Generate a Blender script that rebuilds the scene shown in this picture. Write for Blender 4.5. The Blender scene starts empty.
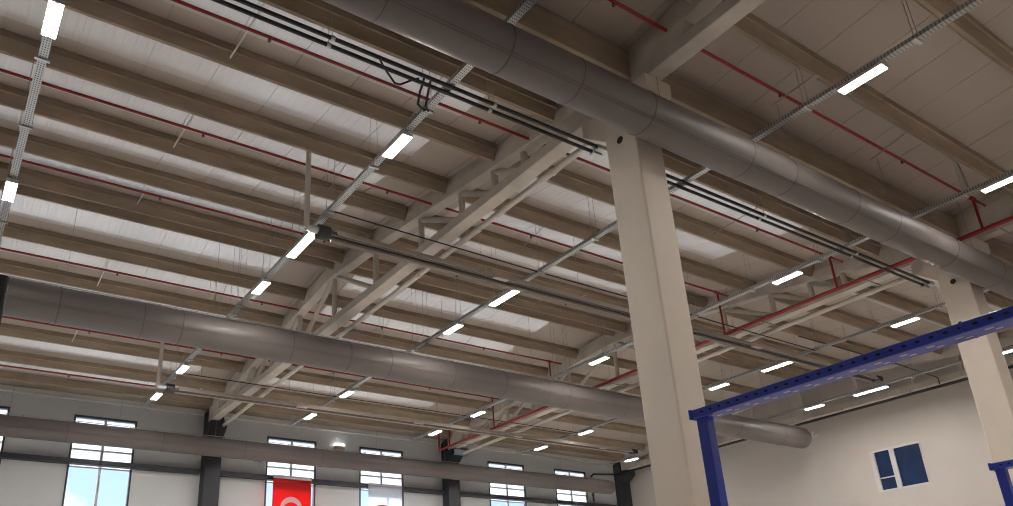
import bpy, bmesh, math, random
from mathutils import Vector, Matrix
random.seed(4)
S = 1.5            # metres per layout unit
CZ = 1.6           # height of the eye above the floor; layout z is measured from the eye
FL = -CZ / S
scn = bpy.context.scene
COL = scn.collection
def W(p): return Vector((p[0]*S, p[1]*S, p[2]*S + CZ))
PI = math.pi

# ------------------------------------------------------------------ materials
def mat(name, col, rough=.6, metal=0., spec=.5, noise=0., nscale=3., bump=0., stretch=None, emit=None, estr=0., coat=0.):
    m = bpy.data.materials.new(name); m.use_nodes = True
    nt = m.node_tree; b = nt.nodes['Principled BSDF']
    b.inputs['Base Color'].default_value = (*col, 1); b.inputs['Roughness'].default_value = rough
    b.inputs['Metallic'].default_value = metal; b.inputs['Specular IOR Level'].default_value = spec
    b.inputs['Coat Weight'].default_value = coat
    if emit:
        b.inputs['Emission Color'].default_value = (*emit, 1); b.inputs['Emission Strength'].default_value = estr
    if noise or bump:
        tc = nt.nodes.new('ShaderNodeTexCoord'); mp = nt.nodes.new('ShaderNodeMapping')
        nt.links.new(tc.outputs['Object'], mp.inputs['Vector'])
        if stretch: mp.inputs['Scale'].default_value = stretch
        n = nt.nodes.new('ShaderNodeTexNoise'); n.inputs['Scale'].default_value = nscale
        n.inputs['Detail'].default_value = 6; n.inputs['Roughness'].default_value = .6
        nt.links.new(mp.outputs['Vector'], n.inputs['Vector'])
        if noise:
            r = nt.nodes.new('ShaderNodeValToRGB')
            r.color_ramp.elements[0].position = .3; r.color_ramp.elements[1].position = .7
            r.color_ramp.elements[0].color = (*[c*(1-noise) for c in col], 1)
            r.color_ramp.elements[1].color = (*[min(1, c*(1+noise*.6)) for c in col], 1)
            nt.links.new(n.outputs['Fac'], r.inputs['Fac']); nt.links.new(r.outputs['Color'], b.inputs['Base Color'])
        if bump:
            bp = nt.nodes.new('ShaderNodeBump'); bp.inputs['Strength'].default_value = bump; bp.inputs['Distance'].default_value = .02
            nt.links.new(n.outputs['Fac'], bp.inputs['Height']); nt.links.new(bp.outputs['Normal'], b.inputs['Normal'])
    return m
M = {}
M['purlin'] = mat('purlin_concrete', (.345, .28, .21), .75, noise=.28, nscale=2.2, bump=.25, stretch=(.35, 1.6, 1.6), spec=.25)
M['truss'] = mat('truss_concrete', (.58, .54, .485), .7, noise=.16, nscale=1.6, bump=.2, spec=.3)
M['column'] = mat('column_paint', (.69, .625, .55), .65, noise=.05, nscale=1.2, bump=.06, spec=.3)
M['hole'] = mat('hole_dark', (.03, .025, .02), .9)
M['sheet'] = mat('roof_sheet', (.44, .385, .34), .5, spec=.4)
M['duct'] = mat('duct_fabric', (.15, .133, .128), .50, noise=.08, nscale=1.5, bump=.12, spec=.5, stretch=(.6, 1, 1))
M['seam'] = mat('duct_seam', (.10, .085, .08), .7)
M['steel'] = mat('galvanised_steel', (.55, .57, .58), .4, metal=.75, noise=.12, nscale=9)
M['wire'] = mat('hanger_steel', (.36, .35, .34), .5, metal=.5)
M['whitesteel'] = mat('white_bar', (.72, .71, .68), .5)
M['red'] = mat('red_pipe_paint', (.30, .018, .022), .4)
M['sprink'] = mat('sprinkler_brass', (.16, .07, .05), .4, metal=.4)
M['black'] = mat('black_pipe', (.022, .022, .024), .4)
M['blackcable'] = mat('black_cable', (.02, .02, .022), .6)
M['pvc'] = mat('drain_pipe', (.62, .59, .54), .45)
M['housing'] = mat('lamp_housing', (.7, .7, .7), .5)
M['led'] = mat('lamp_diffuser', (.9, .9, .9), .5, emit=(1, .925, .855), estr=112)
M['reflector'] = mat('heater_reflector', (.50, .455, .40), .35, metal=.35)
M['tube'] = mat('heater_tube', (.11, .095, .09), .45, metal=.3)
M['heaterbox'] = mat('heater_burner', (.035, .035, .038), .45)
M['wall'] = mat('wall_far_panel', (.64, .67, .70), .55, noise=.04, nscale=.5)
M['wallr'] = mat('wall_plaster', (.535, .50, .47), .8, noise=.04, nscale=.7)
M['darkcol'] = mat('dark_column_paint', (.032, .038, .048), .45, noise=.1, nscale=2)
M['rail'] = mat('dark_rail_paint', (.03, .036, .048), .5)
M['trim'] = mat('white_trim', (.72, .74, .75), .5)
M['frame_d'] = mat('dark_frame', (.05, .055, .065), .5)
M['frame_w'] = mat('white_frame', (.58, .58, .58), .45)
M['floor'] = mat('floor_screed', (.60, .565, .53), .4, noise=.1, nscale=.6)
M['blue'] = mat('blue_rack_paint', (.03, .06, .46), .35, noise=.12, nscale=5, spec=.5)
M['blueslot'] = mat('rack_slot', (.006, .007, .03), .8)
M['glint'] = mat('beam_glint', (.45, .45, .5), .3, metal=.8)
M['flagred'] = mat('flag_red', (.80, .02, .03), .8)
M['cloth'] = mat('white_cloth', (.82, .84, .86), .85)
M['header'] = mat('flag_header', (.45, .43, .5), .8)
M['tan'] = mat('tan_case', (.42, .30, .20), .6)
M['striplit'] = mat('lit_strip', (.9, .9, .9), .5, emit=(1, .95, .88), estr=1.6)
M['darkpost'] = mat('dark_post', (.018, .017, .018), .6)
M['blueglass'] = mat('dark_blue_glass', (.008, .026, .085), .3, spec=.25, noise=.35, nscale=1.3)
M['lens'] = mat('pale_blue_lens', (.42, .55, .70), .15)

def glass_mat():
    m = bpy.data.materials.new('clear_glass'); m.use_nodes = True; nt = m.node_tree; nt.nodes.clear()
    o = nt.nodes.new('ShaderNodeOutputMaterial'); mx = nt.nodes.new('ShaderNodeMixShader')
    t = nt.nodes.new('ShaderNodeBsdfTransparent'); g = nt.nodes.new('ShaderNodeBsdfGlossy')
    t.inputs['Color'].default_value = (.93, .96, .97, 1); g.inputs['Roughness'].default_value = .03
    fr = nt.nodes.new('ShaderNodeFresnel'); fr.inputs['IOR'].default_value = 1.45
    nt.links.new(fr.outputs[0], mx.inputs[0]); nt.links.new(t.outputs[0], mx.inputs[1]); nt.links.new(g.outputs[0], mx.inputs[2])
    nt.links.new(mx.outputs[0], o.inputs[0]); return m
def frosted_mat():
    m = bpy.data.materials.new('frosted_pane'); m.use_nodes = True; nt = m.node_tree; nt.nodes.clear()
    o = nt.nodes.new('ShaderNodeOutputMaterial'); mx = nt.nodes.new('ShaderNodeMixShader')
    t = nt.nodes.new('ShaderNodeBsdfTranslucent'); g = nt.nodes.new('ShaderNodeBsdfDiffuse')
    t.inputs['Color'].default_value = (.55, .58, .61, 1); g.inputs['Color'].default_value = (.7, .72, .74, 1)
    mx.inputs[0].default_value = .25
    nt.links.new(t.outputs[0], mx.inputs[1]); nt.links.new(g.outputs[0], mx.inputs[2])
    nt.links.new(mx.outputs[0], o.inputs[0]); return m
def daylight_mat():     # added translucent roof strips imitating daylight reflected in the sheets, transmission varied by noise
    m = bpy.data.materials.new('reflected_daylight_strip'); m.use_nodes = True; nt = m.node_tree; nt.nodes.clear()
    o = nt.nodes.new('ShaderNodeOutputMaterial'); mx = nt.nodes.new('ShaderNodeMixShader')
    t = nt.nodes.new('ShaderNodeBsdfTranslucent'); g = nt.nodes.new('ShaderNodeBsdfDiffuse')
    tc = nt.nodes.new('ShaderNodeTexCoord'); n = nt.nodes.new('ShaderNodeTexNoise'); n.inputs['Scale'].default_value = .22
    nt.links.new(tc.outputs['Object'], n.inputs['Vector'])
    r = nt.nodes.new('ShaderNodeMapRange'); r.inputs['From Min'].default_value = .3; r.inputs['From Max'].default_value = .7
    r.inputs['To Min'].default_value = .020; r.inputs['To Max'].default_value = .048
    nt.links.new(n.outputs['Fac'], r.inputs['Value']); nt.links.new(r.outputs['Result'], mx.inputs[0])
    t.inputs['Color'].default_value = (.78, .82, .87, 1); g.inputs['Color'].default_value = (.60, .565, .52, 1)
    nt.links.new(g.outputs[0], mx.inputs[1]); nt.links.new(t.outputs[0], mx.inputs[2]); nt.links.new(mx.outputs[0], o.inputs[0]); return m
def cloth_mat(name, c, k=.45):
    m = bpy.data.materials.new(name); m.use_nodes = True; nt = m.node_tree; nt.nodes.clear()
    o = nt.nodes.new('ShaderNodeOutputMaterial'); mx = nt.nodes.new('ShaderNodeMixShader'); mx.inputs[0].default_value = k
    t = nt.nodes.new('ShaderNodeBsdfTranslucent'); g = nt.nodes.new('ShaderNodeBsdfDiffuse')
    t.inputs['Color'].default_value = (*c, 1); g.inputs['Color'].default_value = (*c, 1)
    nt.links.new(g.outputs[0], mx.inputs[1]); nt.links.new(t.outputs[0], mx.inputs[2]); nt.links.new(mx.outputs[0], o.inputs[0]); return m
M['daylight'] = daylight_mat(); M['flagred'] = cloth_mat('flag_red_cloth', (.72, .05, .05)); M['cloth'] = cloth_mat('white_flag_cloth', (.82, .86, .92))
M['glass'] = glass_mat(); M['frost'] = frosted_mat()

def tray_mat():      # perforated galvanised steel: rows of punched slots
    m = mat('perforated_steel', (.50, .52, .53), .42, metal=.7)
    nt = m.node_tree; b = nt.nodes['Principled BSDF']
    tc = nt.nodes.new('ShaderNodeTexCoord'); mp = nt.nodes.new('ShaderNodeMapping'); mp.inputs['Scale'].default_value = (26, 17, 0)
    v = nt.nodes.new('ShaderNodeTexVoronoi'); v.inputs['Scale'].default_value = 1; v.inputs['Randomness'].default_value = 0
    r = nt.nodes.new('ShaderNodeValToRGB'); r.color_ramp.interpolation = 'LINEAR'
    r.color_ramp.elements[0].position = .22; r.color_ramp.elements[0].color = (.09, .09, .095, 1)
    r.color_ramp.elements[1].position = .32; r.color_ramp.elements[1].color = (.50, .52, .53, 1)
    nt.links.new(tc.outputs['Object'], mp.inputs['Vector']); nt.links.new(mp.outputs['Vector'], v.inputs['Vector'])
    nt.links.new(v.outputs['Distance'], r.inputs['Fac']); nt.links.new(r.outputs['Color'], b.inputs['Base Color'])
    return m
M['tray'] = tray_mat()

# ------------------------------------------------------------------ mesh builder (layout units)
class MB:
    def __init__(s): s.bm = bmesh.new(); s.sm = []
    def box(s, x0, x1, y0, y1, z0, z1):
        v = [s.bm.verts.new(p) for p in ((x0,y0,z0),(x1,y0,z0),(x1,y1,z0),(x0,y1,z0),(x0,y0,z1),(x1,y0,z1),(x1,y1,z1),(x0,y1,z1))]
        for f in ((0,3,2,1),(4,5,6,7),(0,1,5,4),(1,2,6,5),(2,3,7,6),(3,0,4,7)): s.bm.faces.new([v[i] for i in f])
        return s
    def prism(s, prof, a0, a1, axis='x', cap=True):   # prof: closed outline; axis x: (y,z); axis y: (x,z); axis z: (x,y)
        def P(q, a):
            return {'x': (a, q[0], q[1]), 'y': (q[0], a, q[1]), 'z': (q[0], q[1], a)}[axis]
        A = [s.bm.verts.new(P(q, a0)) for q in prof]; B = [s.bm.verts.new(P(q, a1)) for q in prof]; n = len(prof)
        for i in range(n): s.bm.faces.new((A[i], A[(i+1) % n], B[(i+1) % n], B[i]))
        if cap: s.bm.faces.new(A[::-1]); s.bm.faces.new(B)
        return s
    def tube(s, p0, p1, r, n=10, r1=None, cap=True, sides=None):
        p0 = Vector(p0); p1 = Vector(p1); d = (p1-p0).normalized()
        u = d.orthogonal().normalized()
        if abs(d.z) < .9: u = d.cross(Vector((0, 0, 1))).normalized()
        w = d.cross(u); r1 = r if r1 is None else r1
        def ring(p, rr): return [s.bm.verts.new(p + (u*math.cos(2*PI*i/n) + w*math.sin(2*PI*i/n))*rr) for i in range(n)]
        A = ring(p0, r); B = ring(p1, r1)
        for i in range(n):
            f = s.bm.faces.new((A[i], A[(i+1) % n], B[(i+1) % n], B[i])); f.smooth = True
        if cap:
            C = ring(p0, r); D = ring(p1, r1); s.bm.faces.new(C[::-1]); s.bm.faces.new(D)
        return s
    def path(s, pts, r, n=8):
        for a, b in zip(pts[:-1], pts[1:]): s.tube(a, b, r, n)
        for p in pts[1:-1]: s.ball(p, r*1.02, 6, n)
        return s
    def ball(s, c, r, nu=8, nv=12, sc=(1, 1, 1)):
        c = Vector(c); rows = []
        for i in range(1, nu):
            t = PI*i/nu
            rows.append([s.bm.verts.new(c + Vector((math.sin(t)*math.cos(2*PI*j/nv)*sc[0], math.sin(t)*math.sin(2*PI*j/nv)*sc[1], math.cos(t)*sc[2]))*r) for j in range(nv)])
        top = s.bm.verts.new(c + Vector((0, 0, r*sc[2]))); bot = s.bm.verts.new(c - Vector((0, 0, r*sc[2])))
        for j in range(nv):
            k = (j+1) % nv
            fs = [s.bm.faces.new((top, rows[0][j], rows[0][k])), s.bm.faces.new((bot, rows[-1][k], rows[-1][j]))]
            for a, b in zip(rows[:-1], rows[1:]): fs.append(s.bm.faces.new((a[j], b[j], b[k], a[k])))
            for f in fs: f.smooth = True
        return s
    def lathe_x(s, prof, y, z, n=32):   # prof: [(x, r)]
        rings = []
        for x, r in prof: rings.append([s.bm.verts.new((x, y + r*math.cos(2*PI*i/n), z + r*math.sin(2*PI*i/n))) for i in range(n)])
        for A, B in zip(rings[:-1], rings[1:]):
            for i in range(n):
                f = s.bm.faces.new((A[i], A[(i+1) % n], B[(i+1) % n], B[i])); f.smooth = True
        return s
    def quad(s, *p): s.bm.faces.new([s.bm.verts.new(q) for q in p]); return s
    def build(s, name, m, parent=None, at=(0, 0, 0), bevel=0, normals=True):
        at = Vector(at)
        if normals: bmesh.ops.recalc_face_normals(s.bm, faces=s.bm.faces)
        for v in s.bm.verts: v.co = (v.co - at)*S
        me = bpy.data.meshes.new(name); s.bm.to_mesh(me); s.bm.free()
        me.materials.append(M[m] if isinstance(m, str) else m)
        o = bpy.data.objects.new(name, me); COL.objects.link(o)
        if parent is not None: o.parent = parent
        else: o.location = W(at)
        if bevel:
            b = o.modifiers.new('bevel', 'BEVEL'); b.width = bevel*S; b.segments = 2; b.limit_method = 'ANGLE'
        return o
def tag(o, label=None, cat=None, group=None, kind=None):
    if label: o['label'] = label
    if cat: o['category'] = cat
    if group: o['group'] = group
    if kind: o['kind'] = kind
    return o
def thing(name, at, label, cat, group=None):
    o = bpy.data.objects.new(name, None); COL.objects.link(o); o.location = W(at); o.empty_display_size = .1
    return tag(o, label, cat, group)
def copy_tree(o, parent=None):
    c = o.copy(); COL.objects.link(c)
    if parent is not None: c.parent = parent
    for ch in list(o.children): copy_tree(ch, c)
    return c
def struct(o): o['kind'] = 'structure'; return o

# ------------------------------------------------------------------ roof
RIDGE, VAL, RIDGE2 = 13.3, 5.23, -2.84
def zs(y):
    return 7.65 - .118*abs(y-RIDGE) if y > VAL else 7.65 - .118*abs(y-RIDGE2)
XW0, XW1, YB, YF = -9.82, 22.68, -10.9, 21.5
PITCH, OFF = .79, .58
PY = [6.22, 7.56, 8.88, 10.16, 11.41, 12.63, 13.06, 14.51, 15.78, 17.1, 18.4, 19.71]
def under(y):      # underside of whatever hangs lowest over y: purlin or sheet
    for p in PY + [2.526, 3.843]:
        if p-.01 < y < p+.22: return zs(p) - .245
    return zs(y) - .005
def sheet_profile(x0, x1, ribs, joints=True):     # underside outline in x: panel joints and shallow ribs
    pr = []; x = OFF + math.floor((x0-OFF)/PITCH)*PITCH
    while x < x1 + .8:
        if joints: pr += [(x-.005, 0), (x-.004, .016), (x+.004, .016), (x+.005, 0)]
        if ribs:
            for i in range(6):
                a = x + .04 + i*(PITCH-.03)/6
                pr += [(a+.030, 0), (a+.044, -.0035), (a+.066, -.0035), (a+.080, 0)]
        x += PITCH
    return [(x0, 0)] + [p for p in pr if x0+.01 < p[0] < x1-.01] + [(x1, 0)]
def sheet_face(b, x0, x1, y0, y1, ribs):
    pr = sheet_profile(x0, x1, ribs)
    A = [b.bm.verts.new((p[0], y0, zs(y0+1e-5)+p[1])) for p in pr]; B = [b.bm.verts.new((p[0], y1, zs(y1-1e-5)+p[1])) for p in pr]
    for i in range(len(pr)-1): b.bm.faces.new((A[i], B[i], B[i+1], A[i+1]))
LIGHTX = [(XW0, 5.32), (6.92, 12.43)]        # x extent of the added ribbed strips that imitate reflected daylight
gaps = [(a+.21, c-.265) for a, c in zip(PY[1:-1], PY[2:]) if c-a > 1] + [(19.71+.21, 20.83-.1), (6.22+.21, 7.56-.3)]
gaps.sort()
b = MB(); d = MB(); slab = MB()
def opaque(y0, y1, x0=XW0, x1=XW1):
    for a, c in ((YB, RIDGE2), (RIDGE2, VAL), (VAL, RIDGE), (RIDGE, YF+.2)):
        lo, hi = max(a, y0), min(c, y1)
        if hi-lo > .002:
            sheet_face(b, x0, x1, lo, hi, False)
            slab.quad((x0, lo, zs(lo+1e-5)+.1), (x1, lo, zs(lo+1e-5)+.1), (x1, hi, zs(hi-1e-5)+.1), (x0, hi, zs(hi-1e-5)+.1))
last = YB
for y0, y1 in gaps:
    opaque(last, y0); last = y1
    xl = XW0
    for x0, x1 in LIGHTX:
        if x0 > xl: opaque(y0, y1, xl, x0)
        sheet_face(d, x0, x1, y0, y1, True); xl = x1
    opaque(y0, y1, xl, 14.5)
    ym_ = min(y1, y0 + .34)
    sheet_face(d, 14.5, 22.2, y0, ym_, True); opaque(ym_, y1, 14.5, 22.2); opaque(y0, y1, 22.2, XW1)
opaque(last, YF+.2)
struct(b.build('ceiling', 'sheet', normals=False))
struct(slab.build('ceiling_outer_skin', 'sheet', normals=False))
struct(d.build('ceiling_reflection_strips', 'daylight', normals=False))

# purlins -------------------------------------------------------------
ORD = ['first', 'second', 'third', 'fourth', 'fifth', 'sixth', 'seventh', 'eighth', 'ninth', 'tenth', 'eleventh', 'twelfth', 'thirteenth']
def purlin_mesh(x0, x1, y):
    z = zs(y)
    pr = [(0, .035), (0, -.10), (.02, -.11), (.08, -.25), (.13, -.25), (.19, -.11), (.21, -.10), (.21, .035)]
    return MB().prism([(y+a, z+c) for a, c in pr], x0, x1, 'x')
BAYS = [(-1.9, 6.185, 'before the clean arched truss'),
        (6.41, 14.195, 'between the two arched trusses'),
        (14.415, 22.19, 'beside the blue-windowed wall')]
for bi, (x0, x1, where) in enumerate(BAYS):
    for i, y in enumerate(PY):
        n = len(PY) - i
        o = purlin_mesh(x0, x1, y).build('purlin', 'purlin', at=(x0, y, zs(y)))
        side = 'at the ridge, ' if n in (6, 7) else ''
        tag(o, f'beige concrete purlin, {side}{ORD[n]} from the window wall, {where}', 'purlin', 'concrete roof purlins')
    # deep edge beam by the window wall
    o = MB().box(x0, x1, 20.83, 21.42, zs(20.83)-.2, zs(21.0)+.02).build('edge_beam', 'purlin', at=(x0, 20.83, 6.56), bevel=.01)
    tag(o, f'wide concrete edge beam topping the window wall, {where}', 'beam', 'edge beams on the window wall')
for x0, x1, where in ((-1.9, 6.4, 'ending at the nearer white column'), (6.4, 14.4, 'between the two white columns'), (14.4, 22.4, 'past the farther white column')):
    o = MB().box(x0+.005, x1-.005, 4.93, 5.52, 6.285, 6.70).build('valley_beam', 'purlin', at=(x0, 4.93, 6.285), bevel=.012)
    tag(o, f'deep concrete valley beam above the big near duct, {where}', 'beam', 'valley beams over the white columns')
for i, y in enumerate((3.843, 2.526)):
    for x0, x1, where in ((-1.9, 6.185, 'before the truss'), (6.41, 14.195, 'between trusses'), (14.415, 22.19, 'past the red riser')):
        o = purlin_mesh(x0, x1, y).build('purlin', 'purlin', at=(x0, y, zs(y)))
        tag(o, f'beige purlin this side of the big duct, {ORD[i]} from it, {where}', 'purlin', 'concrete roof purlins near the camera')

# trusses ---------------------------------------------------------------
def truss(x0, label, yc=RIDGE, diag=True):
    """arched concrete truss in the plane x0..x0+.31; yc its middle"""
    x1 = x0 + .23; t = thing('roof_truss', (x0+.155, yc, 6.15), label, 'truss', 'arched concrete roof trusses'); at = (x0+.155, yc, 6.15)
    e = 7.78                                   # half length
    MB().box(x0, x1, yc-e, yc+e, 6.15, 6.31).build('bottom_chord', 'truss', t, at, bevel=.012)
    ztop = lambda s: 7.52 - .118*abs(s)
    # arched top chord, gently rounded at the crown, thickening into solid end blocks
    N = 24; up = []; lo = []
    for i in range(N+1):
        s = -e + 2*e*i/N
        zt = ztop(s) - (.05*(1-abs(s)/1.6) if abs(s) < 1.6 else 0)
        d = .22 + .02*max(0, 1-abs(s)/2)
        up.append((yc+s, zt)); lo.append((yc+s, max(6.31, zt-d)))
    MB().prism(up + lo[::-1], x0, x0+.21, 'x').build('top_chord', 'truss', t, at, bevel=.015)
    MB().prism([(p[0], p[1]-.02) for p in up] + [(p[0], p[1]+.125) for p in up[::-1]], x0+.03, x0+.18, 'x').build('top_fillet', 'truss', t, at)
    for sg in (-1, 1):
        pr = [(yc+sg*e, 6.16), (yc+sg*e, ztop(e)-.03), (yc+sg*(e-.9), ztop(e-.9)-.1), (yc+sg*(e-.75), 6.16)]
        MB().prism(pr, x0+.002, x1-.002, 'x').build('end_block', 'truss', t, at)
    sp = [0, 1.78, 3.4, 4.62, 5.5, 6.2]
    xm = x0 + .115
    for s in sp:
        for sg in ((1, -1) if s else (1,)):
            MB().tube((xm, yc+sg*s, 6.28), (xm, yc+sg*s, ztop(s)-.20), .054, 14).build('strut', 'truss', t, at)
    for a, c in (zip(sp[:-1], sp[1:]) if diag else ()):
        for sg in (1, -1):
            MB().tube((xm, yc+sg*(a+.06), ztop(a)-.25), (xm, yc+sg*(c-.05), 6.30), .05, 12).build('diagonal', 'truss', t, at)
    return t
truss(6.185, 'arched concrete truss from the nearer white column to the window wall, no red pipe')
truss(14.19, 'arched concrete truss with the red sprinkler main along its lower chord')
truss(22.2, 'arched concrete truss against the wall with the dark blue window', diag=False)
truss(6.185, 'concrete truss whose end rests above the near duct, coming towards the camera', yc=-2.84)
truss(14.19, 'concrete truss end beside the red riser past the farther white column', yc=-2.84)

# ------------------------------------------------------------------ columns
def column(x0, label, y0=4.99, y1=5.46, corbels=(1, -1), m='column', hole=True, ztop=6.285, w=.44, cat='column', name='column', group='white concrete columns'):
    at = (x0+w/2, (y0+y1)/2, FL); t = thing(name, at, label, cat, group)
    sh = MB().box(x0, x0+w, y0, y1, FL, ztop).build('shaft', m, t, at, bevel=.018)
    for c in corbels:
        if c > 0: pr = [(y1-.02, 6.15), (y1+.36, 6.15), (y1+.36, 5.97), (y1-.02, 5.66)]
        else: pr = [(y0+.02, 6.15), (y0-.31, 6.15), (y0-.31, 5.97), (y0+.02, 5.72)]
        dx = -.06 if (c < 0 and hole) else 0
        MB().prism(pr, x0+.004+dx, x0+w-.004+dx, 'x').build('corbel', m, t, at, bevel=.01)
    if hole:
        MB().tube((x0-.002, 5.232, 5.57), (x0+.02, 5.232, 5.57), .048, 20).build('formwork_hole', 'hole', t, at)
    return t
column(6.18, 'white painted concrete column nearest the camera, shaft free in front of the far duct')
column(14.18, 'white painted concrete column crossed by the long blue rack beam')
for x0, lb in ((6.19, 'dark grey column on the window wall left of the red flag'), (14.19, 'dark grey column on the window wall carrying the tilted floodlight'), (22.19, 'dark grey corner column where the duct beside the windows ends')):
    column(x0, lb, 21.13, 21.499, (-1,), 'darkcol', False, 6.5, .46, group='dark columns of the window wall')

# ------------------------------------------------------------------ walls, floor, windows
struct(MB().box(XW0-.1, XW1+.1, YB-.1, YF+.1, FL-.1, FL).build('floor', 'floor', at=(0, 0, FL)))
struct(MB().box(XW0-.1, XW0, YB, YF, FL, 7.7).build('wall_left', 'wallr', at=(XW0, 0, FL)))
struct(MB().box(XW0-.1, XW1+.1, YB-.1, YB, FL, 7.0).build('wall_back', 'wallr', at=(0, YB, FL)))
WIN = [(-5.1, -3.53), (-8.3, -6.7), (-.22, 1.35), (2.83, 4.40), (8.08, 9.65), (11.12, 12.70), (16.11, 17.72), (19.14, 20.69)]
WB, WT = .6, 6.05
b = MB(); xs = sorted(WIN); px = XW0-.1
for a, c in xs: b.box(px, a, YF, YF+.16, WB, WT); px = c
b.box(px, XW1+.1, YF, YF+.16, WB, WT)
b.box(XW0-.1, XW1+.1, YF, YF+.16, FL, WB); b.box(XW0-.1, XW1+.1, YF, YF+.16, WT, 6.9)
struct(b.build('wall_far', 'wall', at=(0, YF, FL)))
# slim vertical cover strips on the panel joints
wi = 0
for a, c in WIN[2:] + WIN[:2]:
    wi += 1
    t = bpy.data.objects.new(f'window_{wi}', None); COL.objects.link(t); t.location = W((a, YF, WB)); t['kind'] = 'structure'
    at = (a, YF, WB); y0, y1 = YF-.012, YF+.10
    f = MB(); f.box(a, a+.045, y0, y1, WB, WT).box(c-.045, c, y0, y1, WB, WT).box(a+.045, c-.045, y0, y1, WT-.05, WT).box(a+.045, c-.045, y0, y1, WB, WB+.05)
    f.build('outer_frame', 'frame_d', t, at)
    m = (a+c)/2; f = MB()
    f.box(m-.03, m+.03, YF+.01, YF+.08, WB+.05, WT-.05)
    for z in (5.84, 5.66, 5.16, 4.70, 2.4): f.box(a+.045, c-.045, YF+.02, YF+.07, z-.016, z+.016)
    f.build('mullions', 'frame_w', t, at)
    f = MB()
    for x0, x1 in ((a+.045, m-.03), (m+.03, c-.045)): f.box(x0, x1, YF+.04, YF+.048, 4.72, WT-.05)
    f.build('frosted_pane', 'frost', t, at)
    f = MB()
    for x0, x1 in ((a+.045, m-.03), (m+.03, c-.045)): f.box(x0, x1, YF+.04, YF+.048, WB+.05, 4.68)
    f.build('glass_pane', 'glass', t, at)
# girt rail and white trim
rail = MB()
for x0, x1 in ((XW0, 6.15), (6.69, 14.15), (14.69, 22.15)): rail.box(x0, x1, 21.30, 21.5, 4.735, 4.86)
struct(rail.build('trim_1', 'rail', at=(0, 21.3, 4.8)))
tr = MB()
for x0, x1 in ((XW0, 6.15), (6.69, 14.15), (14.69, 22.15)): tr.box(x0, x1, 21.36, 21.5, 6.43, 6.56)
struct(tr.build('trim_2', 'trim', at=(0, 21.4, 6.5)))
# right wall with one window
wy0, wy1, wz0, wz1 = 10.36, 11.79, 3.69, 4.865
b = MB()
b.box(XW1, XW1+.16, YB, wy0, FL, 7.8).box(XW1, XW1+.16, wy1, YF+.16, FL, 7.8).box(XW1, XW1+.16, wy0, wy1, FL, wz0).box(XW1, XW1+.16, wy0, wy1, wz1, 7.8)
struct(b.build('wall_right', 'wallr', at=(XW1, 0, FL)))
t = bpy.data.objects.new('window_9', None); COL.objects.link(t); t.location = W((XW1, wy0, wz0)); t['kind'] = 'structure'; at = (XW1, wy0, wz0)
ym = 11.17
f = MB(); X0, X1 = XW1-.02, XW1+.10
f.box(X0, X1, wy0, wy0+.02, wz0, wz1).box(X0, X1, wy1-.13, wy1, wz0, wz1).box(X0, X1, wy0+.02, wy1-.13, wz1-.05, wz1).box(X0, X1, wy0+.02, wy1-.13, wz0, wz0+.04).box(X0, X1, ym-.075, ym+.06, wz0+.04, wz1-.05)
f.build('outer_frame', 'frame_w', t, at)
MB().box(XW1+.03, XW1+.05, wy0+.02, ym-.075, wz0+.04, wz1-.05).build('glass_pane', 'blueglass', t, at)
MB().box(XW1+.03, XW1+.05, ym+.06, wy1-.13, wz0+.04, wz1-.05).build('glass_pane', 'blueglass', t, at)
MB().box(XW1+.0, XW1+.05, ym+.06, wy1-.13, 4.05, 4.08).build('transom', 'frame_w', t, at)

# ------------------------------------------------------------------ fabric air ducts
def duct(x0, x1, y, z, r, label, seams, endcap=True):
    at = ((x0+x1)/2, y, z); t = thing('air_duct', at, label, 'air duct', 'round fabric air ducts')
    prof = []; n = int((x1-x0)/.16)
    for i in range(n+1):
        xx = x0 + (x1-x0)*i/n
        prof.append((xx, r*(1 + .006*math.sin(xx*2.9) + .004*math.sin(xx*7.3+1))))
    if endcap:
        prof = prof[:-2] + [(x1-.12, r*.985), (x1-.05, r*.9), (x1-.01, r*.7), (x1, r*.4), (x1+.004, .001)]
    MB().lathe_x(prof, y, z, 48).build('fabric_tube', 'duct', t, at)
    for s in seams:
        MB().lathe_x([(s-.010, r*.99), (s-.006, r*1.014), (s+.006, r*1.014), (s+.010, r*.99)], y, z, 40).build('seam_band', 'seam', t, at)
    th0 = math.atan2(-z, -y)
    for q in (-.07, .045):
        th = th0 + q; yy, zz = y + r*1.004*math.cos(th), z + r*1.004*math.sin(th)
        MB().tube((x0+.1, yy, zz), (x1-.3, yy, zz), .0035, 5).build('lengthwise_seam', 'seam', t, at)
    MB().tube((x0, y, z+r+.045), (x1-.1, y, z+r+.045), .010, 6).build('suspension_rail', 'steel', t, at)
    k = x0 + .3
    while k < x1-.2:
        MB().box(k-.012, k+.012, y-.008, y+.008, z+r-.02, z+r+.05).build('clip', 'wire', t, at); k += .62
    k = x0 + .6
    while k < x1-.3:
        MB().tube((k, y, z+r+.045), (k, y, under(y)), .004, 5).build('hanger_wire', 'wire', t, at); k += 2.5
    return t
duct(-1.8, 21.9, 4.66, 5.47, .25, 'large round grey fabric duct nearest the camera, passing in front of both white columns', [1.2, 2.6, 3.95, 4.85, 5.9, 7.6, 8.45, 9.86, 10.9, 12.57, 14.1, 15.4, 17, 18.6])
duct(-1.8, 21.72, 13.1, 5.47, .31, 'large round grey fabric duct crossing in the middle of the hall with a rounded end', [1.24, 2.55, 3.2, 5.25, 6.45, 7.36, 8.9, 10.27, 11.5, 12.13, 14, 16, 18.4, 20.4])
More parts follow.
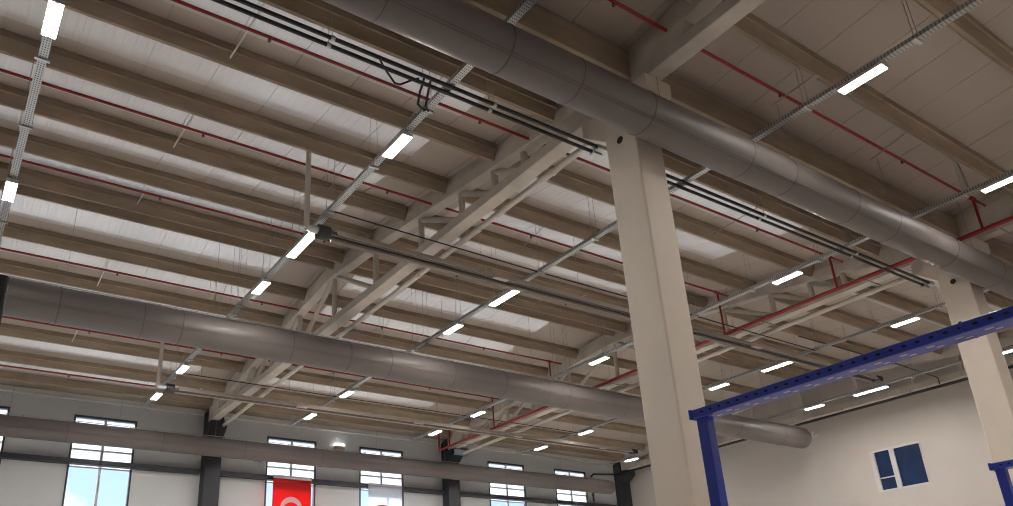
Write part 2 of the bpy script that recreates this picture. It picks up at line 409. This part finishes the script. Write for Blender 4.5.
duct(-1.8, 21.2, 20.70, 5.355, .258, 'slimmer round grey fabric duct running across the tops of the windows', [.9, 2.6, 4.9, 7.1, 9.4, 11.6, 13.9, 16.1, 18.3, 20.3])

# ------------------------------------------------------------------ cable trays
ROWX = [.21, 4.165, 8.13, 12.07, 16.18, 20.26]
ROWN = ['rising steeply at the picture edge, outermost of the six', 'second from the picture edge, before the clean arched truss', 'just past the clean arched truss', 'just before the truss with the red main', 'just after the truss with the red main', 'closest to the wall with the dark blue window']
ALLP = [2.526, 3.843] + PY
for x, nm in zip(ROWX, ROWN):
    at = (x, 1.0, 5.97); t = thing('cable_tray', at, 'perforated steel cable tray ' + nm, 'cable tray', 'suspended cable trays')
    MB().prism([(x-.045, 6.0), (x-.045, 5.945), (x+.045, 5.945), (x+.045, 6.0), (x+.039, 6.0), (x+.039, 5.951), (x-.039, 5.951), (x-.039, 6.0)], 1.0, 19.7, 'y').build('tray', 'tray', t, at)
    for y in ALLP:
        yy = y + .105; zz = zs(y) - .24
        c = MB().box(x-.075, x+.075, yy-.018, yy+.018, 5.925, 5.945).build('bracket', 'steel', t, at)
        for sx in (-.062, .062):
            MB().tube((x+sx, yy, 5.93), (x+sx*.8, yy, zz), .0036, 5).build('hanger_wire', 'wire', t, at)
    MB().tube((x-.02, 1.0, 5.96), (x-.02, 19.6, 5.96), .009, 6).build('cable', 'blackcable', t, at)

# ------------------------------------------------------------------ lamps
def lamp_proto(L, at):
    t = thing('ceiling_lamp', at, 'x', 'lamp'); x, y, z = at
    MB().prism([(x-.069, z-.004), (x-.069, z+.038), (x-.060, z+.045), (x+.060, z+.045), (x+.069, z+.038), (x+.069, z-.004), (x+.0655, z-.004), (x+.0655, z+.016), (x-.0655, z+.016), (x-.0655, z-.004)], y-L/2-.002, y+L/2+.002, 'y').build('housing', 'housing', t, at)
    MB().box(x-.064, x-.008, y-L/2, y+L/2, z-.004, z+.014).box(x+.008, x+.064, y-L/2, y+L/2, z-.004, z+.014).build('diffuser', 'led', t, at)
    for ya in (y-L/2-.012, y+L/2+.002): MB().box(x-.068, x+.068, ya, ya+.010, z-.005, z+.045).build('end_cap', 'housing', t, at)
    MB().box(x-.007, x+.007, y-L/2, y+L/2, z-.005, z+.013).build('centre_rib', 'housing', t, at)
    f = MB()
    for s in (-1, 1): f.box(x-.02, x+.02, y+s*L*.32-.012, y+s*L*.32+.012, z+.044, z+.066)
    f.build('clamps', 'steel', t, at)
    return t
short = long = None
LY = [3.35, 6.95, 10.0, 11.72, 16.4, 18.55]
ZL = 5.88
near = {3.35: 'nearest the camera', 6.95: 'just past the big near duct', 10.0: 'long one, by the first heater', 11.72: 'before the middle duct', 16.4: 'between middle duct and second heater', 18.55: 'last before the window wall'}
rows = ['on the picture-edge tray', 'before the clean truss', 'after the clean truss', 'before the red-main truss', 'after the red-main truss', 'by the blue-windowed wall']
adj = {(0, 10.0): 10.5, (1, 6.95): 7.05, (2, 3.35): 3.27, (3, 3.35): 3.47, (4, 6.95): 7.04, (4, 16.4): 16.6, (4, 18.55): 18.7, (5, 10.0): 10.1, (5, 6.95): 6.87, (5, 18.55): 18.7}
skip = {(0, 3.35), (1, 3.35), (4, 3.35), (5, 3.35), (0, 11.72), (0, 16.4), (0, 18.55), (2, 6.95), (5, 16.4)}
def add_lamp(x, y, L, label):
    global short, long
    if L > .7:
        if long is None: long = lamp_proto(L, (x, y, ZL)); o = long
        else: o = copy_tree(long); o.location = W((x, y, ZL))
    else:
        if short is None: short = lamp_proto(L, (x, y, ZL)); o = short
        else: o = copy_tree(short); o.location = W((x, y, ZL))
    o['label'] = label; o['group'] = 'rectangular tube lamps under the trays'
for i, x in enumerate(ROWX):
    for y in LY:
        if (i, y) in skip: continue
        add_lamp(x, adj.get((i, y), y), .86 if (y == 10.0 and i in (1, 2, 4, 5)) else .51, f'white lit lamp {rows[i]}, {near[y]}')
for i, x in enumerate(ROWX[1:], 1):     # lamps of the same rows over the part of the hall behind the photographer
    for j, y in enumerate((-.6, -4.5, -8.4)):
        add_lamp(x, y, .51, f'white lit lamp {rows[i]}, {ORD[j]} one behind the camera')

# ------------------------------------------------------------------ sprinkler branches and main
BR = [(4.335, 6.52, 'over the camera side of the big near duct'), (6.845, 6.61, 'next to the pair of black pipes'), (9.38, 6.91, 'above the first heater tube'), (11.77, 7.17, 'under the roof ridge'), (14.92, 7.15, 'beyond the middle duct'), (17.55, 6.86, 'above the second heater tube'), (19.9, 6.57, 'closest to the window wall')]
for y, z, nm in BR:
    at = (-1.8, y, z); t = thing('sprinkler_pipe', at, 'thin dark red sprinkler branch pipe ' + nm, 'pipe', 'red sprinkler branches')
    MB().tube((-1.8, y, z), (13.47, y, z), .021, 10).build('branch', 'red', t, at)
    MB().tube((13.47, y, z+.02), (13.47, y, 5.96), .021, 10).build('riser', 'red', t, at)
    MB().tube((13.47, y, z), (13.9, y, z), .021, 10).build('stub', 'red', t, at)
    MB().tube((13.40, y, z), (13.52, y, z), .034, 12).build('tee', 'red', t, at)
    k = -.6
    while k < 13:
        f = MB().tube((k, y, z), (k, y, z-.05), .014, 8); f.tube((k, y, z-.045), (k, y, z-.062), .022, 8); f.build('sprinkler_head', 'sprink', t, at)
        k += 2.97
at = (13.47, 3, 5.94); t = thing('sprinkler_main', at, 'thick red sprinkler main pipe running beside the arched truss to the window wall', 'pipe')
MB().tube((13.47, .5, 5.94), (13.47, 20.5, 5.94), .036, 14).build('main_run', 'red', t, at)
MB().tube((13.47, 20.5, 5.94), (13.47, 20.5, 6.5), .030, 12).build('end_riser', 'red', t, at)
for y in (2, 4.2, 6.4, 8.6, 10.8, 13, 15.2, 17.4, 19.6):
    MB().box(13.455, 14.2, y-.012, y+.012, 5.975, 5.995).build('bracket', 'wire', t, at)
# bars between purlins carrying the branches
pairs = [(7.56, 6.36, 'black pipes'), (10.16, 8.99, 'first heater tube'), (12.5, 11.55, 'ridge'), (15.78, 14.64, 'middle duct'), (18.4, 17.23, 'second heater tube')]
def bar(p, q, r, m, label): tag(MB().tube(p, q, r, 6).build('support_bar', m, at=p), label, 'bar', 'short bars under the red branches')
for ya, yb, nm in pairs:
    for j, (xk, xe) in enumerate(((2.16, 2.16), (4.66, 4.47), (8.75, 8.38), (11.1, 10.75))):
        za = zs(ya) - .17; zb = zs(yb) - .17
        bar((xk, ya+.05, za), (xe, yb-.02, zb), .013 if j == 0 else .008, 'whitesteel' if j == 0 else 'wire', f'short bar bridging purlins near the {nm}, {ORD[j]} along the red branch')
bar((8.43, 4.52, 6.5), (8.40, 3.87, 6.52), .009, 'wire', 'thin grey bar over the near red branch, beside the lamp past the duct')
bar((10.84, 4.56, 6.5), (10.65, 3.92, 6.52), .009, 'wire', 'thin grey bar over the near red branch, next to the bent conduit')
cd = MB().path([(8.62, 3.97, 6.60), (10.3, 3.97, 6.60), (11.7, 3.97, 6.60), (12.0, 3.9, 6.45), (12.03, 3.88, 6.02)], .014, 6).build('conduit', 'wire', at=(8.62, 3.97, 6.6))
tag(cd, 'thin grey conduit along the near purlin, bending down to the tray', 'conduit')

# ------------------------------------------------------------------ radiant tube heaters
def heater(y, label, vent):
    x0, x1, z = 4.12, 19.05, 5.74
    at = ((x0+x1)/2, y, z); t = thing('tube_heater', at, label, 'heater', 'long ceiling tube heaters')
    a, c = x0+.25, x1-.15
    o = [(-.135, -.03), (-.13, -.035), (-.075, .065), (.075, .065), (.13, -.035), (.135, -.03), (.08, .075), (-.08, .075)]
    MB().prism([(y+p, z+q) for p, q in o], a, c, 'x').build('reflector', 'reflector', t, at)
    for s in (-1, 1): MB().tube((a-.08, y+s*.062, z+.01), (c+.05, y+s*.062, z+.01), .034, 12).build('burner_tube', 'tube', t, at)
    MB().tube((x0-.02, y, z+.02), (x0+.16, y, z+.02), .11, 18).build('fan_housing', 'heaterbox', t, at)
    MB().box(c+.02, c+.26, y-.10, y+.08, z-.04, z+.09).build('burner_box', 'heaterbox', t, at, bevel=.01)
    MB().tube((x0-.20, y-.02, z+.02), (x0-.20, y-.02, zs(y)-.01), .043, 14).build('exhaust_pipe', 'pvc', t, at)
    MB().tube((x0-.20, y-.01, z+.03), (x0+.02, y-.01, z+.03), .05, 12).build('exhaust_elbow', 'steel', t, at)
    k = a + .5
    while k < c:
        MB().box(k-.02, k+.02, y-.14, y+.14, z+.074, z+.086).build('strap', 'steel', t, at)
        MB().tube((k, y, z+.09), (k, y, under(y)), .0038, 5).build('hanger_wire', 'wire', t, at); k += 2.2
    k = a + 3.0
    while k < c-1:
        MB().box(k-.14, k+.14, y-.165, y-.075, z-.045, z+.02).build('joint_cover', 'reflector', t, at); k += 3.4
heater(9.28, 'long tube heater with dark twin tubes crossing behind the near white column', None)
heater(17.45, 'long tube heater farther back, catching lamp glare, close to the window wall', None)
def wirerun(name, pts, r, m, label, cat): return tag(MB().path(pts, r, 6).build(name, m, at=pts[0]), label, cat)
wirerun('power_cable', [(4.16, 8.98, 5.97), (8.1, 9.02, 5.945), (12.05, 9.02, 5.945), (16.2, 9.05, 5.95)], .011, 'blackcable', 'thin black cable strung across the trays alongside the first heater tube', 'cable')
wirerun('power_cable', [(4.16, 16.9, 5.97), (8.1, 16.88, 5.95), (12.05, 16.88, 5.95), (16.2, 16.9, 5.95)], .011, 'blackcable', 'thin black cable strung across the trays alongside the second heater tube', 'cable')

# ------------------------------------------------------------------ pair of black pipes, drain pipe, wall pipes
for y, z, nm in ((5.825, 5.93, 'closer to the duct'), (5.925, 5.92, 'farther from the duct')):
    for x0, x1, seg in ((-1.8, 6.45, 'before the nearer column'), (6.85, 14.75, 'between the white columns')):
        at = (x0, y, z); t = thing('black_pipe', at, f'black pipe of the pair {seg}, {nm}', 'pipe', 'paired black pipes')
        MB().tube((x0, y, z), (x1, y, z), .024, 12).build('pipe_run', 'black', t, at)
        k = .6 if x0 < 0 else 7.4
        while k < x1:
            MB().tube((k-.022, y, z), (k+.022, y, z), .033, 12).build('clamp', 'steel', t, at)
            MB().tube((k, y, z+.03), (k, y, under(y)), .0038, 5).build('hanger_wire', 'wire', t, at); k += 2.09 if x0 < 0 else 2.48
        MB().box(x1-.03, x1+.12, y-.04, y+.04, z-.04, z+.05).build('end_bracket', 'steel', t, at, bevel=.006)
wirerun('loose_cable', [(3.30, 5.93, 6.02), (3.38, 5.95, 5.93), (3.50, 5.95, 5.79), (3.57, 5.95, 5.80), (3.69, 5.95, 5.90), (3.82, 5.96, 6.0)], .012, 'blackcable', 'slack black cable looping under the black pipe pair', 'cable')
wirerun('loop_cable', [(3.90, 5.96, 6.05), (3.92, 6.1, 5.95), (3.95, 6.2, 5.86), (4.1, 6.3, 5.90), (4.16, 6.34, 5.96)], .014, 'blackcable', 'black cable dropping from the black pipes to the tray, shorter inner loop', 'cable')
wirerun('loop_cable', [(3.99, 5.96, 6.08), (4.03, 6.1, 5.98), (4.07, 6.22, 5.9), (4.17, 6.32, 5.93)], .014, 'blackcable', 'black cable dropping from the black pipes to the tray, outer loop', 'cable')
at = (6.55, 5.7, 6.17); t = thing('drain_pipe', at, 'pale round drain pipe sloping alongside the clean arched truss', 'pipe')
MB().tube((6.55, 5.6, 6.175), (6.55, 21.3, 6.03), .048, 14).build('pipe_run', 'pvc', t, at)
for y in (6.8, 8.6, 10.4, 12.2, 14, 15.8, 17.6, 19.4):
    z = 6.175 - .145*(y-5.6)/15.7
    MB().tube((6.55, y-.03, z), (6.55, y+.03, z), .057, 14).build('socket', 'pvc', t, at)
at = (14.66, 5.7, 6.25); t = thing('drain_pipe', at, 'pale round drain pipe beside the truss with the red main', 'pipe')
MB().tube((14.60, 5.6, 6.12), (14.60, 21.3, 6.02), .05, 14).build('pipe_run', 'pvc', t, at)
for y in (6.8, 10.4, 14, 17.6):
    z = 6.12 - .10*(y-5.6)/15.7
    MB().tube((14.60, y-.03, z), (14.60, y+.03, z), .06, 14).build('socket', 'pvc', t, at)
at = (22.12, 6, 6.03); t = thing('gas_pipe', at, 'black pipe under the wall truss above the dark blue window', 'pipe')
MB().tube((22.12, 1, 6.03), (22.12, 21.0, 6.03), .04, 12).build('pipe_run', 'black', t, at)
k = 2.0
while k < 20.5: MB().tube((22.12, k, 6.05), (22.2, k, 6.18), .012, 6).build('bracket', 'wire', t, at); k += 2
wirerun('gas_branch', [(15.8, 9.15, 6.26), (19.9, 9.12, 6.27), (22.04, 9.17, 6.25), (22.07, 9.18, 6.06)], .015, 'black', 'thin black branch pipe dropping onto the wall pipe beyond the blue rack beam', 'pipe')
at = (20.75, 21.0, 5.8); t = thing('downpipe', at, 'black downpipe bending over the end of the window duct into the corner column', 'pipe')
MB().path([(20.74, 21.25, 4.9), (20.74, 21.25, 5.84), (20.85, 21.22, 5.93), (21.95, 21.06, 5.97), (22.5, 21.06, 6.1), (22.62, 21.0, 6.2)], .035, 10).build('pipe_run', 'black', t, at)
MB().tube((20.74, 21.25, 5.1), (20.74, 21.25, 5.2), .05, 12).build('coupling', 'black', t, at)

# ------------------------------------------------------------------ wall fittings and flags
at = (14.75, 20.9, 6.1); t = thing('floodlight', at, 'tilted floodlight with a pale blue face on the dark column under the red main', 'floodlight')
MB().prism([(20.75, 6.12), (21.0, 6.22), (20.98, 6.27), (20.73, 6.18)], 14.22, 14.80, 'x').build('hood', 'frame_d', t, at)
MB().prism([(20.74, 5.97), (20.96, 5.93), (20.98, 6.18), (20.75, 6.13)], 14.25, 14.77, 'x').build('lamp_face', 'lens', t, at)
MB().box(14.45, 14.58, 20.95, 21.14, 6.02, 6.12).build('arm', 'frame_d', t, at)
at = (10.38, 21.4, 5.85); t = thing('wall_unit', at, 'small tan wall box with a bright strip on top, above the window duct', 'wall box')
MB().box(10.22, 10.55, 21.36, 21.5, 5.62, 5.97).build('case', 'tan', t, at, bevel=.01)
MB().box(10.22, 10.54, 21.34, 21.47, 5.97, 6.035).build('light_strip', 'striplit', t, at)
for x, nm in ((7.78, 'beside the window with the red flag'), (15.78, 'just past the column with the floodlight')):
    at = (x, 21.4, 5.2); t = thing('wall_spot', at, 'small grey tubular spotlight aimed down, ' + nm, 'spotlight', 'tubular wall spotlights')
    MB().tube((x-.18, 21.32, 5.30), (x+.16, 21.2, 5.08), .05, 12).build('barrel', 'steel', t, at)
    MB().tube((x, 21.27, 5.2), (x, 21.5, 5.25), .015, 8).build('arm', 'steel', t, at)
at = (22.6, 13.28, 5.7); t = thing('wall_camera', at, 'tiny grey security camera on the wall by the rounded duct end', 'camera')
MB().box(22.56, 22.68, 13.22, 13.34, 5.70, 5.82).build('mount', 'housing', t, at, bevel=.01)
MB().tube((22.60, 13.28, 5.73), (22.5, 13.22, 5.66), .035, 12).build('camera_body', 'steel', t, at)

def cloth_grid(x0, x1, z0, z1, y, amp, th=.006):
    b = MB(); nx, nz = 16, 20; g = {}
    for k, dy in ((0, -th/2), (1, th/2)):
        for i in range(nx+1):
            for j in range(nz+1):
                u = i/nx; v = j/nz
                g[k, i, j] = b.bm.verts.new((x0+(x1-x0)*u, y+dy+amp*math.sin(u*9+1)*(1-v*.7), z0+(z1-z0)*v))
    for k in (0, 1):
        for i in range(nx):
            for j in range(nz):
                f = b.bm.faces.new((g[k, i, j], g[k, i+1, j], g[k, i+1, j+1], g[k, i, j+1])); f.smooth = True
    for i in range(nx):
        for j in (0, nz): b.bm.faces.new((g[0, i, j], g[0, i+1, j], g[1, i+1, j], g[1, i, j]))
    for j in range(nz):
        for i in (0, nx): b.bm.faces.new((g[0, i, j], g[0, i, j+1], g[1, i, j+1], g[1, i, j]))
    return b
at = (8.8, 21.27, 4.86); t = thing('red_flag', at, 'red flag with a white crescent hanging in front of a window', 'flag')
cloth_grid(8.22, 9.40, 2.4, 4.77, 21.24, .006).build('flag_cloth', 'flagred', t, at)
cloth_grid(8.22, 9.42, 4.77, 4.87, 21.24, .004).build('header_band', 'header', t, at)
b = MB(); cx, cz, R1 = 8.79, 3.93, .335; c2x, c2z, R2 = 8.79, 3.845, .265; N = 48
out = [(cx+R1*math.cos(a), cz+R1*math.sin(a)) for a in [(-60+300*i/N)*PI/180 for i in range(N+1)]]
ang = [(-52+284*i/N)*PI/180 for i in range(N+1)]
inn = [(c2x+R2*math.cos(a), c2z+R2*math.sin(a)) for a in ang]
for i in range(N):
    b.quad((out[i][0], 21.222, out[i][1]), (out[i+1][0], 21.222, out[i+1][1]), (inn[i+1][0], 21.222, inn[i+1][1]), (inn[i][0], 21.222, inn[i][1]))
b.build('crescent', 'cloth', t, at)
b = MB(); pts = []
for i in range(10):
    r = .17 if i % 2 == 0 else .065; a = -PI/2 + i*PI/5
    pts.append((8.79+r*math.cos(a), 3.42+r*math.sin(a)))
b.prism(pts, 21.220, 21.226, 'y').build('star', 'cloth', t, at)
at = (11.9, 21.27, 4.86); t = thing('white_banner', at, 'white banner with a red round emblem hanging in front of a window', 'banner')
cloth_grid(11.30, 12.48, 2.4, 4.77, 21.24, .006).build('banner_cloth', 'cloth', t, at)
cloth_grid(11.30, 12.50, 4.77, 4.87, 21.24, .004).build('header_band', 'header', t, at)
b = MB(); N = 48
for i in range(N):
    a0, a1 = 2*PI*i/N, 2*PI*(i+1)/N
    p = lambda a, k: (11.79+.48*k*math.cos(a), 21.222, 3.86+.36*k*math.sin(a))
    b.quad(p(a0, 1), p(a1, 1), p(a1, .72), p(a0, .72))
b.build('emblem_ring', 'flagred', t, at)

# ------------------------------------------------------------------ blue rack frames
def rack(xo, label, dy=0.):
    at = (xo, 2.34, FL); t = thing('rack_frame', at, label, 'rack frame', 'blue perforated rack frames')
    z1, z0 = 1.034, .994; xa, xb = xo, xo+.105; ya, yb = -1.6, 2.385 + dy
    # hollow beam; its punched slots are part of its own mesh
    bb = MB().prism([(xa, z0), (xa, z1-.004), (xa+.006, z1), (xb-.006, z1), (xb, z1-.004), (xb, z0), (xb-.006, z0-.003), (xa+.006, z0-.003)], ya, yb, 'y')
    n0 = len(bb.bm.faces); y = 2.315 + dy
    while y > ya+.05:
        bb.prism([(y-.010, z0+.017), (y-.004, z0+.013), (y+.006, z0+.014), (y+.010, z0+.020), (y+.004, z0+.024), (y-.006, z0+.023)], xa-.0010, xa+.004, 'x'); y -= .051
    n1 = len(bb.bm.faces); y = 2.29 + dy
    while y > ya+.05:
        bb.box(xa+.030, xa+.045, y-.014, y+.014, z0-.0042, z0-.001); bb.box(xb-.045, xb-.032, y-.034, y-.010, z0-.0042, z0-.001); y -= .102  # pale patches imitating glints on the closed underside of the beam
    bb.bm.faces.ensure_lookup_table()
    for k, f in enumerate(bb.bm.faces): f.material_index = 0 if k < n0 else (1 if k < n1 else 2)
    ob = bb.build('beam', 'blue', t, at); ob.data.materials.append(M['blueslot']); ob.data.materials.append(M['glint'])
    MB().box(xa-.004, xb+.004, yb-.012, yb+.006, z0-.006, z1+.003).build('end_cap', 'blue', t, at, bevel=.003)
    MB().box(xa-.003, xb+.003, 1.137-.004, 1.137+.004, z0-.002, z1+.002).build('splice', 'blue', t, at)
    for nm, py in (('post', 2.31 + dy), ):
        MB().box(xo+.02, xo+.076, py, py+.059, FL+.01, z0+.002).build('post', 'blue', t, at, bevel=.004)
        MB().box(xo-.01, xo+.106, py-.03, py+.09, FL, FL+.012).build('base_plate', 'blue', t, at)
    MB().box(xo+.02, xo+.076, -1.5, -1.44, FL+.01, z0+.002).build('post', 'blue', t, at, bevel=.004)
    MB().box(xo-.01, xo+.106, -1.53, -1.41, FL, FL+.012).build('base_plate', 'blue', t, at)
    return t
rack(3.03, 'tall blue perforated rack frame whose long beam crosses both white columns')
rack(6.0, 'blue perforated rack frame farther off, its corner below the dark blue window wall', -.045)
# dark post at the picture edge
at = (-.1, 3.0, FL); t = thing('dark_post', at, 'blurred near-black upright post beside the camera, cut by the picture edge', 'post')
MB().box(-.05, .113, 3.0, 3.14, FL, 1.34).build('post_body', 'darkpost', t, at, bevel=.012)

# ------------------------------------------------------------------ daylight
w = bpy.data.worlds.new('sky'); scn.world = w; w.use_nodes = True; nt = w.node_tree; nt.nodes.clear()
o = nt.nodes.new('ShaderNodeOutputWorld'); bg = nt.nodes.new('ShaderNodeBackground')
tc = nt.nodes.new('ShaderNodeTexCoord'); sp = nt.nodes.new('ShaderNodeSeparateXYZ')
gr = nt.nodes.new('ShaderNodeValToRGB'); gr.color_ramp.elements[0].position = .0; gr.color_ramp.elements[0].color = (.62, .77, 1, 1)
gr.color_ramp.elements[1].position = .6; gr.color_ramp.elements[1].color = (.28, .5, .95, 1)
ns = nt.nodes.new('ShaderNodeTexNoise'); ns.inputs['Scale'].default_value = 9; ns.inputs['Detail'].default_value = 5
rp = nt.nodes.new('ShaderNodeValToRGB'); rp.color_ramp.elements[0].position = .58; rp.color_ramp.elements[1].position = .68
mx = nt.nodes.new('ShaderNodeMix'); mx.data_type = 'RGBA'; mx.inputs['B'].default_value = (.95, .95, .95, 1)
nt.links.new(tc.outputs['Generated'], sp.inputs[0]); nt.links.new(sp.outputs['Z'], gr.inputs['Fac'])
nt.links.new(tc.outputs['Generated'], ns.inputs['Vector']); nt.links.new(ns.outputs['Fac'], rp.inputs['Fac'])
nt.links.new(rp.outputs['Color'], mx.inputs['Factor']); nt.links.new(gr.outputs['Color'], mx.inputs['A'])
nt.links.new(mx.outputs['Result'], bg.inputs['Color']); bg.inputs['Strength'].default_value = .85
nt.links.new(bg.outputs[0], o.inputs[0])
sun = bpy.data.lights.new('sun', 'SUN'); sun.energy = 16; sun.angle = .3; sun.color = (1, .95, .88)
so = bpy.data.objects.new('sun', sun); COL.objects.link(so); so.rotation_euler = (math.radians(-52), 0, math.radians(12))

# ------------------------------------------------------------------ camera
R = ((0.836588, -0.5465, -0.03818), (0.174728, 0.332229, -0.926873), (0.51922, 0.76874, 0.373428))
cam = bpy.data.cameras.new('camera'); co = bpy.data.objects.new('camera', cam); COL.objects.link(co); scn.camera = co
cam.sensor_fit = 'HORIZONTAL'; cam.sensor_width = 36; cam.lens = 779.157*36/1013
cam.shift_x = (506.5-444.36)/1013; cam.shift_y = (336.203-253)/1013
r0, r1, r2 = (Vector(r).normalized() for r in R)
m = Matrix(((r0.x, -r1.x, -r2.x), (r0.y, -r1.y, -r2.y), (r0.z, -r1.z, -r2.z))).to_4x4()
m.translation = W((0, 0, 0)); co.matrix_world = m
cam.clip_start = .05; cam.clip_end = 200

scn.view_settings.view_transform = 'Standard'; scn.view_settings.look = 'None'
scn.view_settings.exposure = .95; scn.view_settings.gamma = 1; scn.view_settings.use_curve_mapping = False
cy = scn.cycles
cy.max_bounces = 8; cy.diffuse_bounces = 5; cy.glossy_bounces = 3; cy.transparent_max_bounces = 12
cy.use_denoising = True; cy.caustics_reflective = False; cy.caustics_refractive = False
cy.sample_clamp_indirect = 6
cy.filter_width = 1.1
